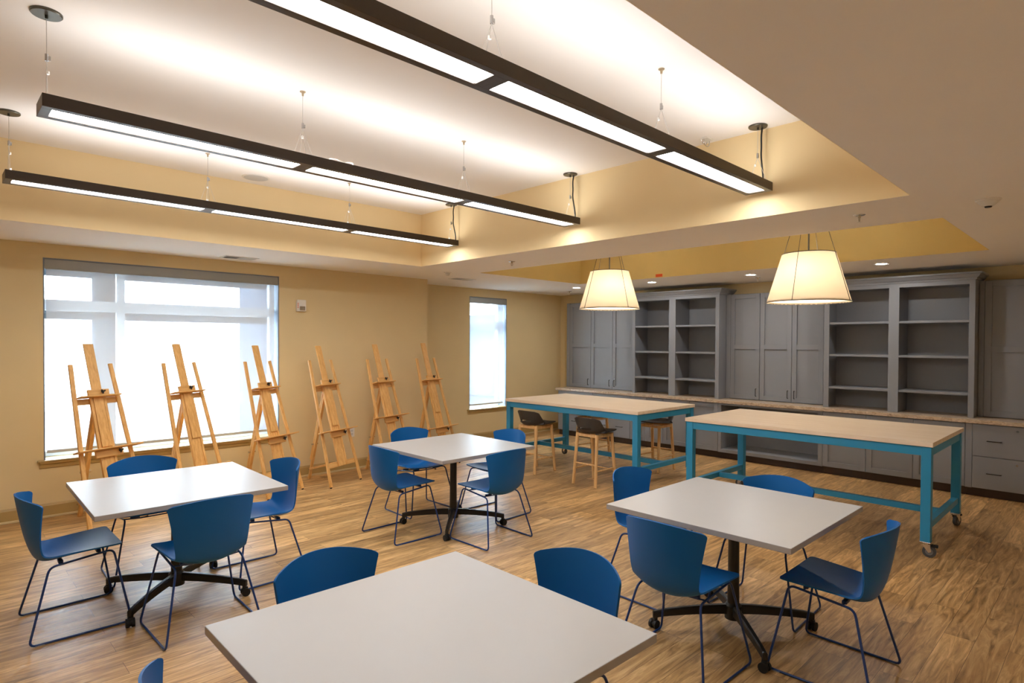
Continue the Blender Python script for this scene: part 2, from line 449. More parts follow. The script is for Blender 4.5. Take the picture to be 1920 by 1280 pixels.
# ------------------------------------------------------------------ square tables
def square_table():
    t = thing('square_table', '', 'table'); S = .552
    tp = MB().box(-S, S, -S, S, .731, .762, .0025).build('tabletop', ['table', 'tedge'], t)
    for p in tp.data.polygons:
        if abs(p.normal.z) < .5: p.material_index = 1  # upright faces take the tone with shade in its colour
    MB().ring([(.036, .12), (.034, .3), (.031, .71)], 20).ring([(.05, .07), (.05, .15), (.036, .165)], 20).build('column', 'black', t, True)
    MB().box(-.3, .3, -.3, .3, .715, .731, .004).build('mounting_plate', 'black', t)
    for k in range(4):
        a = PI/4+k*PI/2; c, s = math.cos(a), math.sin(a)
        b = MB(); n = 8; t2 = bmesh.new(); rows = []
        for i in range(n+1):
            u = i/n; r = .03+u*.46; z = .155-.045*u**1.6; h = .055-.015*u; w = .019-.006*u
            if i == n: z -= .004
            rows.append([t2.verts.new((c*r-s*x*w, s*r+c*x*w, z+zz)) for x, zz in ((-1, -h), (1, -h), (1, -.008), (.6, 0), (-.6, 0), (-1, -.008))])
        for p, q in zip(rows, rows[1:]):
            for i in range(6): t2.faces.new((p[i], p[(i+1) % 6], q[(i+1) % 6], q[i]))
        t2.faces.new(rows[0]); t2.faces.new(rows[-1][::-1]); bmesh.ops.recalc_face_normals(t2, faces=t2.faces)
        b.add(t2); b.cyl((c*.474, s*.474, .052), (c*.474, s*.474, .09), .013)
        b.build('base_arm', 'black', t)
        w = MB(); px, py = c*.482, s*.482; ax = Vector((-math.sin(a+.7), math.cos(a+.7), 0)); o = Vector((px, py, .027))
        for sg in (-1, 1): w.cyl(o+ax*sg*.008, o+ax*sg*.024, .027, seg=18)
        w.cyl(o-ax*.01, o+ax*.01, .02); w.box(px-.014, px+.014, py-.014, py+.014, .03, .062, .004)
        w.build('caster', 'rubber', t, True)
    return t
tab = square_table(); index_children()
TABLES = [
    ((1.245, 4.573, 0), 'white square table at left in front of the big window'),
    ((3.635, 4.513, 0), 'white square table in the middle, nearest the wooden stools'),
    ((3.545, 1.673, 0), 'white square table at right, beside the long blue-framed work table'),
    ((1.238, 1.668, 0), 'white square table in the foreground, cut off by the bottom edge'),
]
for i, (l, lab) in enumerate(TABLES): place(tab, i == 0, l, math.radians((-1.2, -.4, -.3, -.8)[i]), lab, 'white square tables on caster bases')

# ------------------------------------------------------------------ blue chairs
def catmull(vals, u):
    n = len(vals)-1; x = u*n; i = min(int(x), n-1); f = x-i
    g = lambda k: vals[max(0, min(n, k))]
    a, b, c, d = g(i-1), g(i), g(i+1), g(i+2)
    return .5*(2*b+(c-a)*f+(2*a-5*b+4*c-d)*f*f+(3*b-a-3*c+d)*f**3)
ROWS = [(.216, .477, .238, .208, .488), (.10, .460, .228, .10, .483), (0, .443, .216, 0, .479), (-.08, .430, .207, -.08, .475),
        (-.14, .422, .202, -.130, .473), (-.187, .433, .199, -.166, .480), (-.214, .470, .199, -.184, .500), (-.241, .554, .206, -.193, .555),
        (-.263, .662, .218, -.193, .645), (-.279, .757, .232, -.189, .728), (-.290, .830, .243, -.184, .790)]
def blue_chair():
    """faces local +y"""
    t = thing('side_chair', '', 'chair'); NR, NC = 52, 26; G = []
    for i in range(NR+1):
        u = .5-.5*math.cos(PI*i/NR); f, z, w, fe, ze = [catmull([r[k] for r in ROWS], u) for k in range(5)]
        # rounded corners at the top and the front edge
        w0 = w; d = (1-u)*.82; R = .026
        if d < R: w -= R-math.sqrt(max(0, R*R-(R-d)**2))
        d = u*.82; R = .03
        if d < R: w -= R-math.sqrt(max(0, R*R-(R-d)**2))
        row = []
        for j in range(NC+1):
            v = -1+2*j/NC; q = (abs(v)*w/w0)**2.1
            row.append(Vector((v*w, f+(fe-f)*q, z+(ze-z)*q)))
        G.append(row)
    MB().shell(G, .0085).build('seat_shell', 'blue', t, True)
    for s in (-1, 1):
        MB().tube([(s*.188, -.150, .413), (s*.196, .168, .451), (s*.281, .248, .007), (s*.268, -.255, .007)], .0065, 10, True, .035).build('sled_leg', 'bluerod', t, True)
    for y, z in ((.10, .441), (-.09, .418)):
        MB().tube([(-.19, y, z), (-.1, y, z-.008), (.1, y, z-.008), (.19, y, z)], .005, 8, False, .03).box(-.15, -.09, y-.012, y+.012, z-.006, z+.012, .003).box(.09, .15, y-.012, y+.012, z-.006, z+.012, .003).build('crossbar', 'bluerod', t, True)
    for s in (-1, 1):
        for x, y in ((.270, -.205), (.279, .20)):
            MB().box(s*x-.008, s*x+.008, y-.022, y+.022, .0, .006, .0015).build('glide', 'glide', t)
    return t
ch = blue_chair(); index_children()
D = math.radians
CH = [  # x, y, degrees (0 faces +y), label
    (.675, 4.60, -90, 'blue chair at the far left of the photo, turned sideways toward the left table'),
    (1.235, 5.215, 180, 'blue chair behind the left table, in front of the big window'),
    (1.235, 4.01, 0, 'blue chair with its back to us at the near side of the left table'),
    (1.812, 4.585, 90, 'blue chair at the right end of the left table, in front of the third easel'),
    (3.125, 4.628, -90, 'blue chair at the left side of the middle table, back turned to us'),
    (3.71, 5.155, 180, 'blue chair behind the middle table, in front of the two rightmost easels'),
    (4.215, 4.54, 90, 'blue chair on the far right side of the middle table, just left of a stool'),
    (3.637, 3.968, 0, 'blue chair at the right near side of the middle table, back turned to us'),
    (1.245, 2.20, 180, 'blue chair at the left far edge of the foreground table, only its backrest showing'),
    (1.815, 1.655, 90, 'blue chair at the right far edge of the foreground table, only its backrest showing'),
    (.70, 1.80, -90, 'blue chair at the bottom left corner, only the tip of its back in view'),
    (2.985, 1.70, -90, 'blue chair at the near left side of the right table, back turned to us'),
    (3.70, 2.325, 180, 'blue chair at the left far corner of the right table, facing it'),
    (3.998, 1.672, 90, 'blue chair behind the right table, in front of the long work table'),
    (3.532, 1.095, 0, 'dark blue chair at the right end of the right table, seen from its side'),
]
for i, (x, y, a, lab) in enumerate(CH): place(ch, i == 0, (x, y, 0), D(a), lab, 'blue sled-base chairs around the square tables')

# ------------------------------------------------------------------ work tables
def work_table():
    t = thing('work_table', '', 'table'); X, Y = .66, 1.115; L = .072; ix, iy = X-.012, Y-.012
    MB().box(-X, X, -Y, Y, .912, .95, .002).build('tabletop', 'butcher', t)
    for sx in (-1, 1):
        for sy in (-1, 1):
            x0, y0 = sx*(ix-L), sy*(iy-L)
            MB().box(x0, sx*ix, y0, sy*iy, .128, .910, .003).build('leg', 'teal', t)
            cx, cy = sx*(ix-L/2), sy*(iy-L/2); a = .6*sx+.9*sy
            f = MB().box(cx-.04, cx+.04, cy-.04, cy+.04, .120, .128, .002).ring([(.026, .104), (.03, .112), (.03, .121)], 16, Matrix.Translation((cx, cy, 0)))
            mt = Matrix.Translation((cx, cy, 0)) @ Matrix.Rotation(a, 4, 'Z')
            for s in (-1, 1): f.prism([(-.03, .110), (.03, .110), (.040, .05), (.020, .04)], s*.022-.002, s*.022+.002, mt @ Matrix(((1, 0, 0, 0), (0, 0, 1, 0), (0, 1, 0, 0), (0, 0, 0, 1))))
            cs = f.build('caster', 'chrome', t, False)
            w = MB(); ax = Vector((-math.sin(a), math.cos(a), 0)); c = Vector((cx+.024*math.cos(a), cy+.024*math.sin(a), .048))
            w.cyl(c-ax*.015, c+ax*.015, .048, seg=24); w.build('wheel', 'wheel', cs, True)
            h = MB().cyl(c-ax*.0165, c+ax*.0165, .028, seg=20); h.build('hub', 'hub', cs, True)
            if sx == 1 or sy == -1:
                MB().box(.035, .085, -.018, .018, .088, .108, .004, mt).build('brake_pedal', 'rubber', cs)
    a = MB()
    for s in (-1, 1):
        a.box(-ix+L, ix-L, s*iy-s*.006, s*(iy-.045), .835, .908, .002); a.box(s*ix-s*.006, s*(ix-.045), -iy+L, iy-L, .835, .908, .002)
    a.build('apron', 'teal', t)
    for s in (-1, 1): MB().box(-ix+L, ix-L, s*(iy-.012), s*(iy-.062), .225, .280, .002).build('end_stretcher', 'teal', t)
    MB().box(-.027, .027, -(iy-.064), iy-.064, .225, .278, .002).build('long_stretcher', 'teal', t)
    return t
wt = work_table(); index_children()
place(wt, True, (6.60, 5.09, 0), 0, 'blue-framed work table at back left with stools tucked under it', 'blue-framed work tables on casters')
place(wt, False, (6.53, 2.215, 0), 0, 'blue-framed work table at right with no stools, nearest the camera', 'blue-framed work tables on casters')

# ------------------------------------------------------------------ counter stools (face local +y)
def stool():
    t = thing('counter_stool', '', 'stool'); NR, NC = 40, 24; G = []
    rows = [(.205, .668, .185), (.12, .662, .205), (.02, .653, .212), (-.08, .646, .214), (-.155, .646, .214), (-.198, .662, .213), (-.210, .715, .210), (-.216, .775, .205), (-.221, .838, .196)]
    hole = set()
    for i in range(NR+1):
        u = i/NR; f, z, w = [catmull([r[k] for r in rows], u) for k in range(3)]
        w0 = w; d = u*.75; R = .05
        if d < R: w -= (R-math.sqrt(max(0, R*R-(R-d)**2)))
        d = (1-u)*.75; R = .045
        if d < R: w -= R-math.sqrt(max(0, R*R-(R-d)**2))
        k = min(1, max(0, (u-.36)/.26)); k = k*k*(3-2*k); fw = .012+.135*k-.085*max(0, (u-.62)/.38)
        row = []
        for j in range(NC+1):
            v = -1+2*j/NC; q = (abs(v)*w/w0)**2.2
            row.append(Vector((v*w, f+q*fw, z+q*(.012+.02*k-.05*max(0, (u-.62)/.38)))))
        G.append(row)
    for i in range(NR):
        for j in range(NC):
            if 28 <= i <= 29 and 7 <= j <= 16: hole.add((i, j))
    MB().shell(G, .011, hole).build('seat_shell', 'seat', t, True)
    legs = []
    for sx in (-1, 1):
        for sy in (-1, 1):
            p0 = Vector((sx*.150, .145 if sy > 0 else -.150, .637)); p1 = Vector((sx*.172, .20 if sy > 0 else -.205, 0))
            legs.append((sx, sy, p0, p1))
            MB().cyl(p1+(p0-p1)*.008, p0, .019, .021, 16).build('leg', 'ash', t, True)
            MB().cyl(p1, p1+(p0-p1)*.008, .012).build('foot_pad', 'rubber', t)
    at = lambda l, z: l[3]+(l[2]-l[3])*(z/.637)
    g = lambda sx, sy: next(l for l in legs if l[0] == sx and l[1] == sy)
    for (a, b, z, nm) in (((-1, -1), (-1, 1), .20, 'side_stretcher'), ((1, -1), (1, 1), .20, 'side_stretcher'), ((-1, -1), (1, -1), .27, 'back_stretcher'), ((-1, 1), (1, 1), .175, 'front_stretcher')):
        o = MB().cyl(at(g(*a), z), at(g(*b), z), .011, seg=12).build(nm, 'ash', t, True)
        if nm == 'front_stretcher':
            p, q = at(g(*a), z), at(g(*b), z)
            MB().bar(p.lerp(q, .14)+Vector((0, .004, .012)), p.lerp(q, .86)+Vector((0, .004, .012)), .02, .003, (0, 0, 1), .001).build('foot_rail', 'steel', o)
    s = MB()
    for (a, b) in (((-1, -1), (1, -1)), ((-1, 1), (1, 1)), ((-1, -1), (-1, 1)), ((1, -1), (1, 1))): s.bar(at(g(*a), .615), at(g(*b), .615), .022, .036, (0, 0, 1), .003)
    s.build('seat_rail', 'ash', t)
    return t
st = stool(); index_children()
for i, (x, y, a, lab) in enumerate([
    (5.965, 4.62, -90, 'dark-seated wooden stool in front, near the middle of the work table'),
    (5.97, 5.63, -90, 'dark-seated wooden stool at the left end of the work table, near the small window'),
    (7.265, 4.57, 90, 'dark-seated wooden stool on the far side of the work table, seen past its right leg'),
    (7.25, 5.66, 90, 'dark-seated wooden stool mostly hidden on the far side, behind the nearest stool')]):
    place(st, i == 0, (x, y, 0), D(a), lab, 'counter stools at the work table')

# ------------------------------------------------------------------ easels (front faces local -y, rear leg toward +y)
def easel():
    t = thing('easel', '', 'easel'); k = .2808
    fr = lambda x, z, off=0.: Vector((x, k*z+off*.963, z-off*.27))   # a point on the leaning front frame; off > 0 is behind
    up = Vector((0, k, 1)).normalized(); nrm = Vector((0, 1, -k)).normalized()
    for s in (-1, 1):
        MB().bar(fr(s*.271, .012), fr(s*.187, 1.515), .040, .020, nrm, .004).build('front_leg', 'easel', t)
        MB().cyl(fr(s*.2715, 0)+Vector((0, .004, 0)), fr(s*.2715, .014), .012).build('foot_pad', 'rubber', t)
    MB().bar(fr(-.25, .25, .018), fr(.25, .25, .018), .018, .060, up, .003).build('lower_crossbar', 'easelx', t)
    MB().bar(fr(-.205, 1.163, .018), fr(.205, 1.163, .018), .018, .058, up, .003).build('upper_crossbar', 'easelx', t)
    # fixed centre panel: board between two side rails
    p = MB().bar(fr(0, .225, -.004), fr(0, 1.19, -.004), .104, .018, nrm, .002)
    p.build('centre_panel', 'easel', t)
    for s in (-1, 1): MB().bar(fr(s*.064, .225, -.008), fr(s*.064, 1.19, -.008), .024, .026, nrm, .003).build('panel_rail', 'easel', t)
    MB().bar(fr(0, .70, -.022), fr(0, 1.69, -.012), .096, .016, nrm, .006).build('mast', 'easel', t)
    # upper canvas clamp
    u = MB().bar(fr(-.10, 1.232, -.035), fr(.10, 1.232, -.035), .024, .064, up, .004)
    c = u.build('canvas_clamp', 'easelx', t)
    MB().bar(fr(-.19, 1.196, -.045), fr(.19, 1.196, -.045), .085, .014, up, .004).build('clamp_shelf', 'easelx', c)
    def knob(o, par):
        kb = MB().cyl(o, o-nrm*.03, .006)
        for i in range(3):
            a = i*2*PI/3+.3; dx = Vector((math.cos(a), 0, 0))+up*math.sin(a)
            kb.cyl(o-nrm*.026, o-nrm*.026+dx*.022, .010, .007)
        kb.build('knob', 'rubber', par, True)
    knob(fr(.025, 1.236, -.047), c)
    # lower tray
    b = MB().bar(fr(-.13, .610, -.035), fr(.13, .610, -.035), .024, .072, up, .006).build('tray_block', 'easelx', t)
    MB().bar(fr(-.305, .650, -.055), fr(.305, .650, -.055), .105, .015, up, .005).build('canvas_tray', 'easelx', b)
    knob(fr(.092, .615, -.047), b)
    # rear leg : two-piece telescoping
    top, foot = Vector((0, .338, 1.13)), Vector((0, .60, .006)); d = (foot-top)
    MB().bar(top, foot, .040, .022, (0, 1, 0), .003).build('rear_leg', 'easel', t)
    r2 = MB().bar(top+d*.02+Vector((0, .022, .004)), top+d*.78+Vector((0, .022, .004)), .044, .02, (0, 1, 0), .003).build('rear_leg_sleeve', 'easel', t)
    q = top+d*.60
    MB().cyl(q+Vector((-.045, .014, 0)), q+Vector((.045, .014, 0)), .005).cyl(q+Vector((-.05, .014, 0)), q+Vector((-.036, .014, 0)), .011).cyl(q+Vector((.034, .014, 0)), q+Vector((.046, .014, 0)), .011).build('wing_bolt', 'chrome', r2)
    e = top+d*.885
    MB().bar(Vector((-.03, e.y, e.z)), fr(-.03, .272, .03), .018, .024, (0, 0, 1), .003).build('brace', 'easelx', t)
    MB().cyl(e+Vector((-.045, 0, 0)), e+Vector((-.018, 0, 0)), .009).build('brace_bolt', 'chrome', t)
    return t
ea = easel(); index_children()
for i, (x, y, a, tz, mz, lab) in enumerate([
    (1.335, 6.69, 22.5, .66, .02, 'wooden easel at far left, tray lowered over the window sill, before the big window'),
    (2.135, 6.69, 25.5, .37, .02, 'wooden easel second from left, standing before the middle of the big window'),
    (2.957, 6.69, 24.2, .605, .005, 'wooden easel third from left, at the right edge of the big window'),
    (3.720, 6.70, 20.8, .60, 0, 'wooden easel fourth from left, against plain tan wall beside a wall outlet'),
    (4.512, 6.70, 16., .705, .02, 'wooden easel fifth from left, behind the middle table against the tan wall'),
    (5.30, 6.70, 13., .49, .04, 'rightmost wooden easel, standing at the outside corner of the tan wall')]):
    e = place(ea, i == 0, (x, y, 0), D(a), lab, 'wooden easels in a row along the window wall')
    for c in e.children:                          # sliding tray and mast are set differently on each easel
        if c.name.startswith('tray_block'): c.location = Vector((0, .2808, 1))*(tz-.61)
        if c.name.startswith('mast'): c.location = Vector((0, .2808, 1))*mz

# ------------------------------------------------------------------ cabinets (fronts face -x)
XD, XB, XF = 9.03, 8.80, 8.67           # wall-cabinet doors, bookcase front, base fronts
MX = Matrix(((0, 0, 1, 0), (1, 0, 0, 0), (0, 1, 0, 0), (0, 0, 0, 1)))   # prism helper (profile y,z swept along x)
def shaker(par, name, xf, y0, y1, z0, z1, rails=(), fr=.065, handle=None, lock=None, thick=.026):
    """framed door whose face is at x = xf, local to par"""
    g = .003; y0 += g; y1 -= g; z0 += g; z1 -= g; b = MB()
    b.box(xf, xf+thick, y0, y0+fr, z0, z1, .0015).box(xf, xf+thick, y1-fr, y1, z0, z1, .0015)
    zs = [z0]+[r for rr in rails for r in rr]+[z1]
    b.box(xf, xf+thick, y0+fr, y1-fr, z0, z0+fr, .0015).box(xf, xf+thick, y0+fr, y1-fr, z1-fr, z1, .0015)
    for a, c in rails: b.box(xf, xf+thick, y0+fr, y1-fr, a, c, .0015)
    b.box(xf+.017, xf+thick-.001, y0+fr-.004, y1-fr+.004, z0+fr-.004, z1-fr+.004)
    d = b.build(name, 'cab', par)
    if handle: pull(d, xf, *handle)
    if lock: MB().cyl((xf+.004, lock[0], lock[1]), (xf-.005, lock[0], lock[1]), .012).build('lock', 'chrome', d, True)
    return d
def pull(par, xf, y, z, L=.11, vert=True):
    e = Vector((0, 0, L/2)) if vert else Vector((0, L/2, 0)); o = Vector((xf, y, z)); n = Vector((-.03, 0, 0))
    MB().tube([o-e, o-e+n, o+e+n, o+e], .0048, 8, False, .008).build('handle', 'pull', par, True)
def slab(par, name, xf, y0, y1, z0, z1, hy=None, hz=None, L=.13, lock=None):
    g = .002; d = MB().box(xf, xf+.026, y0+g, y1-g, z0+g, z1-g, .0015).build(name, 'cab', par)
    if hy is not None:
        for q in (hy if isinstance(hy, (list, tuple)) else [hy]): pull(d, xf, q, hz, L, False)
    if lock: MB().cyl((xf+.004, lock[0], lock[1]), (xf-.005, lock[0], lock[1]), .011).build('lock', 'chrome', d, True)
    return d

ZK, ZB, ZT = .10, .845, .89             # toe kick, carcass top, counter top
ZL, ZH = .893, 2.515                    # wall units bottom / top
def wall_unit(label, y0, y1, doors, fill=()):
    o = (0, (y0+y1)/2, ZL); t = thing('wall_cabinet', label, 'cabinet', (XD, o[1], ZL), 0, 'grey wall cabinets with framed doors')
    oy = o[1]
    b = MB().box(.027, XC-XD-.002, y0-oy, y1-oy, 0, ZH-ZL)
    for a, c in fill: b.box(.001, .027, a-oy, c-oy, 0, ZH-ZL, .001)
    b.build('body', 'cab', t)
    for (a, c, hy, lk) in doors:
        shaker(t, 'door', 0, a-oy, c-oy, .004, ZH-ZL-.004, [(1.665-ZL, 1.735-ZL)], .066, (hy-oy, 1.01-ZL) if hy else None, (lk-oy, 1.09-ZL) if lk else None)
    return t
wall_unit('single-door blue-grey wall cabinet at far left, against the corner by the small window', 7.103, 7.70, [(7.103, 7.62, 7.155, None)], [(7.62, 7.70)])
wall_unit('double-door wall cabinet at left with a lock, behind the farther pendant', 6.015, 7.101, [(6.605, 7.101, 6.66, None), (6.11, 6.605, 6.555, 6.555)], [(6.015, 6.11)])
wall_unit('single-door grey wall cabinet beside the right side of the left bookcase', 3.89, 4.42, [(3.89, 4.35, 3.937, None)], [(4.35, 4.42)])
wall_unit('double-door grey wall cabinet below the nearer pendant, left of the right bookcase', 2.912, 3.888, [(3.42, 3.888, 3.468, None), (2.985, 3.42, 3.375, None)], [(2.912, 2.985)])
wall_unit('grey wall cabinet at the right edge, right of the right bookcase', .12, 1.253, [(.70, 1.20, .76, None), (.20, .70, .64, None)], [(1.20, 1.253), (.12, .20)])

def bookcase(label, ya, yb, bays):
    """ya < yb in world; bays = [(y0,y1),...] clear openings"""
    oy = (ya+yb)/2; t = thing('bookcase', label, 'bookcase', (XB, oy, ZL), 0, 'grey open bookcases on the counter')
    dpt = XC-XB-.002; H = 2.53-ZL; top = 2.465-ZL
    f = MB(); edges = [ya]+[e for b in sorted(bays) for e in b]+[yb]
    for i in range(0, len(edges), 2): f.box(0, .02, edges[i]-oy, edges[i+1]-oy, 0, H, .001)
    for a, c in bays: f.box(0, .02, a-oy, c-oy, top, H, .001)
    f.build('face_frame', 'cab', t)
    c = MB().box(.02, dpt, ya-oy, ya+.02-oy, 0, H).box(.02, dpt, yb-.02-oy, yb-oy, 0, H).box(dpt-.012, dpt, ya+.02-oy, yb-.02-oy, 0, H)
    for i in range(2, len(edges)-2, 2):
        c.box(.02, dpt-.012, edges[i]-oy, edges[i]+.02-oy, 0, H).box(.02, dpt-.012, edges[i+1]-.02-oy, edges[i+1]-oy, 0, H)
    c.box(.02, dpt-.012, ya+.02-oy, yb-.02-oy, top+.01, top+.03)
    c.build('carcass', 'cab', t)
    for a, e in bays:
        for z in (2.03, 1.60, 1.163):
            MB().box(.008, dpt-.014, a+.001-oy, e-.001-oy, z-.014-ZL, z+.014-ZL, .002).build('shelf', 'cab', t)
    # crown moulding, mitred round the front and both ends
    prof = [(0, 0), (.012, .0), (.016, .022), (.030, .030), (.052, .062), (.066, .070), (.066, .088), (0, .088)]
    k = bmesh.new(); rows = []
    for (o, z) in prof:
        rows.append([k.verts.new(p) for p in ((dpt, ya-oy-o, H-.015+z), (-o, ya-oy-o, H-.015+z), (-o, yb-oy+o, H-.015+z), (dpt, yb-oy+o, H-.015+z))])
    for p, q in zip(rows, rows[1:]):
        for i in range(3): k.faces.new((p[i], p[i+1], q[i+1], q[i]))
    k.faces.new([r[0] for r in rows]); k.faces.new([r[3] for r in rows][::-1]); k.faces.new(rows[-1])
    bmesh.ops.recalc_face_normals(k, faces=k.faces)
    b = MB(); b.add(k); b.build('crown_moulding', 'cab', t)
bookcase('grey two-bay open bookcase at left, behind the farther pendant and work table', 4.425, 6.01, [(4.485, 5.18), (5.30, 5.99-.03)])
bookcase('grey two-bay open bookcase at right with crown moulding, behind the nearer work table', 1.257, 2.908, [(1.314, 2.025), (2.14, 2.842)])

def base_unit(name, label, y0, y1, niche=None, group='grey base cabinets under the counter'):
    oy = (y0+y1)/2; t = thing(name, label, 'cabinet', (XF, oy, 0), 0, group); d = XC-XF-.004
    b = MB()
    if niche:
        n0, n1, z0, z1 = niche
        b.box(0, d, y0-oy, n0-oy, ZK, ZB).box(0, d, n1-oy, y1-oy, ZK, ZB).box(0, d, n0-oy, n1-oy, ZK, z0).box(0, d, n0-oy, n1-oy, z1, ZB).box(d-.02, d, n0-oy, n1-oy, z0, z1)
    else: b.box(.027, d, y0-oy, y1-oy, ZK, ZB)
    b.build('body', 'cab', t)
    MB().box(.065, d, y0-oy, y1-oy, 0, ZK-.001).build('toe_kick', 'toe', t)
    return t, oy
def fillers(t, oy, fs):
    for a, c in fs: MB().box(.001, .027, a-oy, c-oy, ZK, ZB-.002, .001).build('filler_strip', 'cab', t)
ROW3 = [(.69, ZB-.006, .775), (.405, .69, .56), (ZK+.004, .405, .293)]
t, oy = base_unit('drawer_cabinet', 'grey drawer cabinet at the far left end of the counter, by the corner', 6.772, 7.617)
for z0, z1, hz in ROW3: slab(t, 'drawer', 0, 6.772-oy, 7.59-oy, z0, z1, 7.18-oy, hz)
t, oy = base_unit('drawer_cabinet', 'grey drawer cabinet with paired handles, second from the left end under the counter', 5.964, 6.77)
for z0, z1, hz in ROW3: slab(t, 'drawer', 0, 5.964-oy, 6.77-oy, z0, z1, [6.54-oy, 6.18-oy], hz)
t, oy = base_unit('base_cabinet', 'narrow two-door grey base cabinet behind the right legs of the back work table', 5.322, 5.962)
shaker(t, 'door', 0, 5.642-oy, 5.962-oy, ZK+.004, ZB-.006); shaker(t, 'door', 0, 5.322-oy, 5.642-oy, ZK+.004, ZB-.006)
t, oy = base_unit('base_cabinet', 'two-door grey base cabinet just left of the open kneehole under the counter', 4.365, 5.32)
shaker(t, 'door', 0, 4.842-oy, 5.32-oy, ZK+.004, ZB-.006); shaker(t, 'door', 0, 4.365-oy, 4.842-oy, ZK+.004, ZB-.006)
base_unit('open_cabinet', 'long open grey niche under the counter, behind the nearer work table', 2.869, 4.363, (2.925, 4.312, .148, .818))
t, oy = base_unit('base_cabinet', 'grey base cabinet with three framed doors right of the open niche', 1.313, 2.867)
for a, c in ((2.346, 2.867), (1.829, 2.346), (1.313, 1.829)): shaker(t, 'door', 0, a-oy, c-oy, ZK+.004, ZB-.006)
t, oy = base_unit('drawer_cabinet', 'grey two-drawer file cabinet with brass locks at the right edge under the counter', .40, 1.311)
fillers(t, oy, [(1.249, 1.311)])
slab(t, 'drawer', 0, .44-oy, 1.247-oy, .472, ZB-.006, 1.045-oy, .655, .13, (.845-oy, .79)); slab(t, 'drawer', 0, .44-oy, 1.247-oy, ZK+.004, .468, 1.045-oy, .284, .13, (.845-oy, .41))
wtp = MB().box(-.028, XC-XF-.003, -3.64, 3.635, 0, ZT-ZB, .004).build('worktop', 'stone', None, False, (XF, 4.015, ZB+.001))
tag(wtp, 'long speckled beige stone worktop running along the grey base cabinets', 'worktop')

# ------------------------------------------------------------------ linear fixtures
def linear_light(yc, lab, cords):
    X0, X1, ZB_, H, W = .41, 4.405, 2.856, .062, .20
    t = thing('linear_pendant_light', lab, 'light fixture', ((X0+X1)/2, yc, ZB_), 0, 'linear pendant lights under the raised ceiling')
    h = (X1-X0)/2; seg = 2*h/3; wd = .062; b = MB()
    for s in (-1, 1): b.box(-h, h, s*W/2, s*wd, 0, H, .0012)
    g = .042
    for i in range(3):
        x0, x1 = -h+i*seg, -h+(i+1)*seg
        b.box(x0, x0+g, -wd, wd, 0, H, .0008).box(x1-g, x1, -wd, wd, 0, H, .0008)
    b.box(-h+g, h-g, -wd, wd, .026, .034)
    b.build('housing', 'bronze', t)
    for i in range(3):
        x0, x1 = -h+i*seg+g, -h+(i+1)*seg-g
        MB().box(x0+.001, x1-.001, -wd+.001, wd-.001, .006, .012).build('diffuser', 'lamp', t)
        MB().box(x0+.001, x1-.001, -wd+.001, wd-.001, .050, .0615).build('uplight_lens', 'up', t)
    zc = ZU-ZB_
    for i, xx in enumerate((-h+.03, -h+seg, -h+2*seg, h-.03)):
        cb = MB(); end = i in (0, 3); zg = zc-.20
        cb.cyl((xx, 0, zg), (xx, 0, zc-.012), .0016, seg=6)
        for s in (-1, 1):
            cb.cyl((xx, 0, zg-.03), (xx+s*.012, s*.075, H), .0013, seg=6)
            if not end: cb.cyl((xx, 0, zg-.03), (xx+s*.055, -s*.03, H), .0011, seg=6)
        sc = cb.build('suspension_cable', 'cable', t)
        MB().cyl((xx, 0, zg-.034), (xx, 0, zg), .0075, seg=10).box(xx+.006, xx+.016, -.004, .004, zg-.03, zg-.008, .001).build('cable_gripper', 'steel', sc, True)
        MB().cyl((xx+.006, .02, zg-.09), (xx+.006, .02, zg-.075), .008, seg=10).build('cable_stop', 'white', sc, True)
        MB().cyl((xx+.01, .045, H+.03), (xx+.01, .045, H+.042), .008, seg=10).build('cable_stop', 'white', sc, True)
        if end: MB().ring([(0, -.004), (.062, -.004), (.066, 0), (.066, .008), (.0, .008)], 32, Matrix.Translation((xx, 0, zc-.0085))).cyl((xx, 0, zc-.03), (xx, 0, zc-.006), .007).build('canopy', 'plate', t, True)
        else: MB().ring([(0, -.002), (.016, -.002), (.018, 0), (.018, .003), (0, .003)], 20, Matrix.Translation((xx, 0, zc-.0035))).cyl((xx, 0, zc-.028), (xx, 0, zc-.003), .006, .008).build('anchor', 'brass', t, True)
    if cords:
        xx = h-.03; px = [xx+.028, xx+.012, xx+.018, xx+.012, xx+.03, xx+.05, xx+.052]
        MB().tube([(x, -.02, zc-.01-(zc-.01-H)*i/6) for i, x in enumerate(px)], .0065, 8, False, .05).build('power_cord', 'cord', t, True)
    return t
linear_light(1.915, 'long dark linear pendant light nearest the camera, across the top of the photo', True)
linear_light(3.70, 'long dark linear pendant light in the middle of the three', True)
linear_light(5.49, 'long dark linear pendant light farthest away, nearest the big window', True)

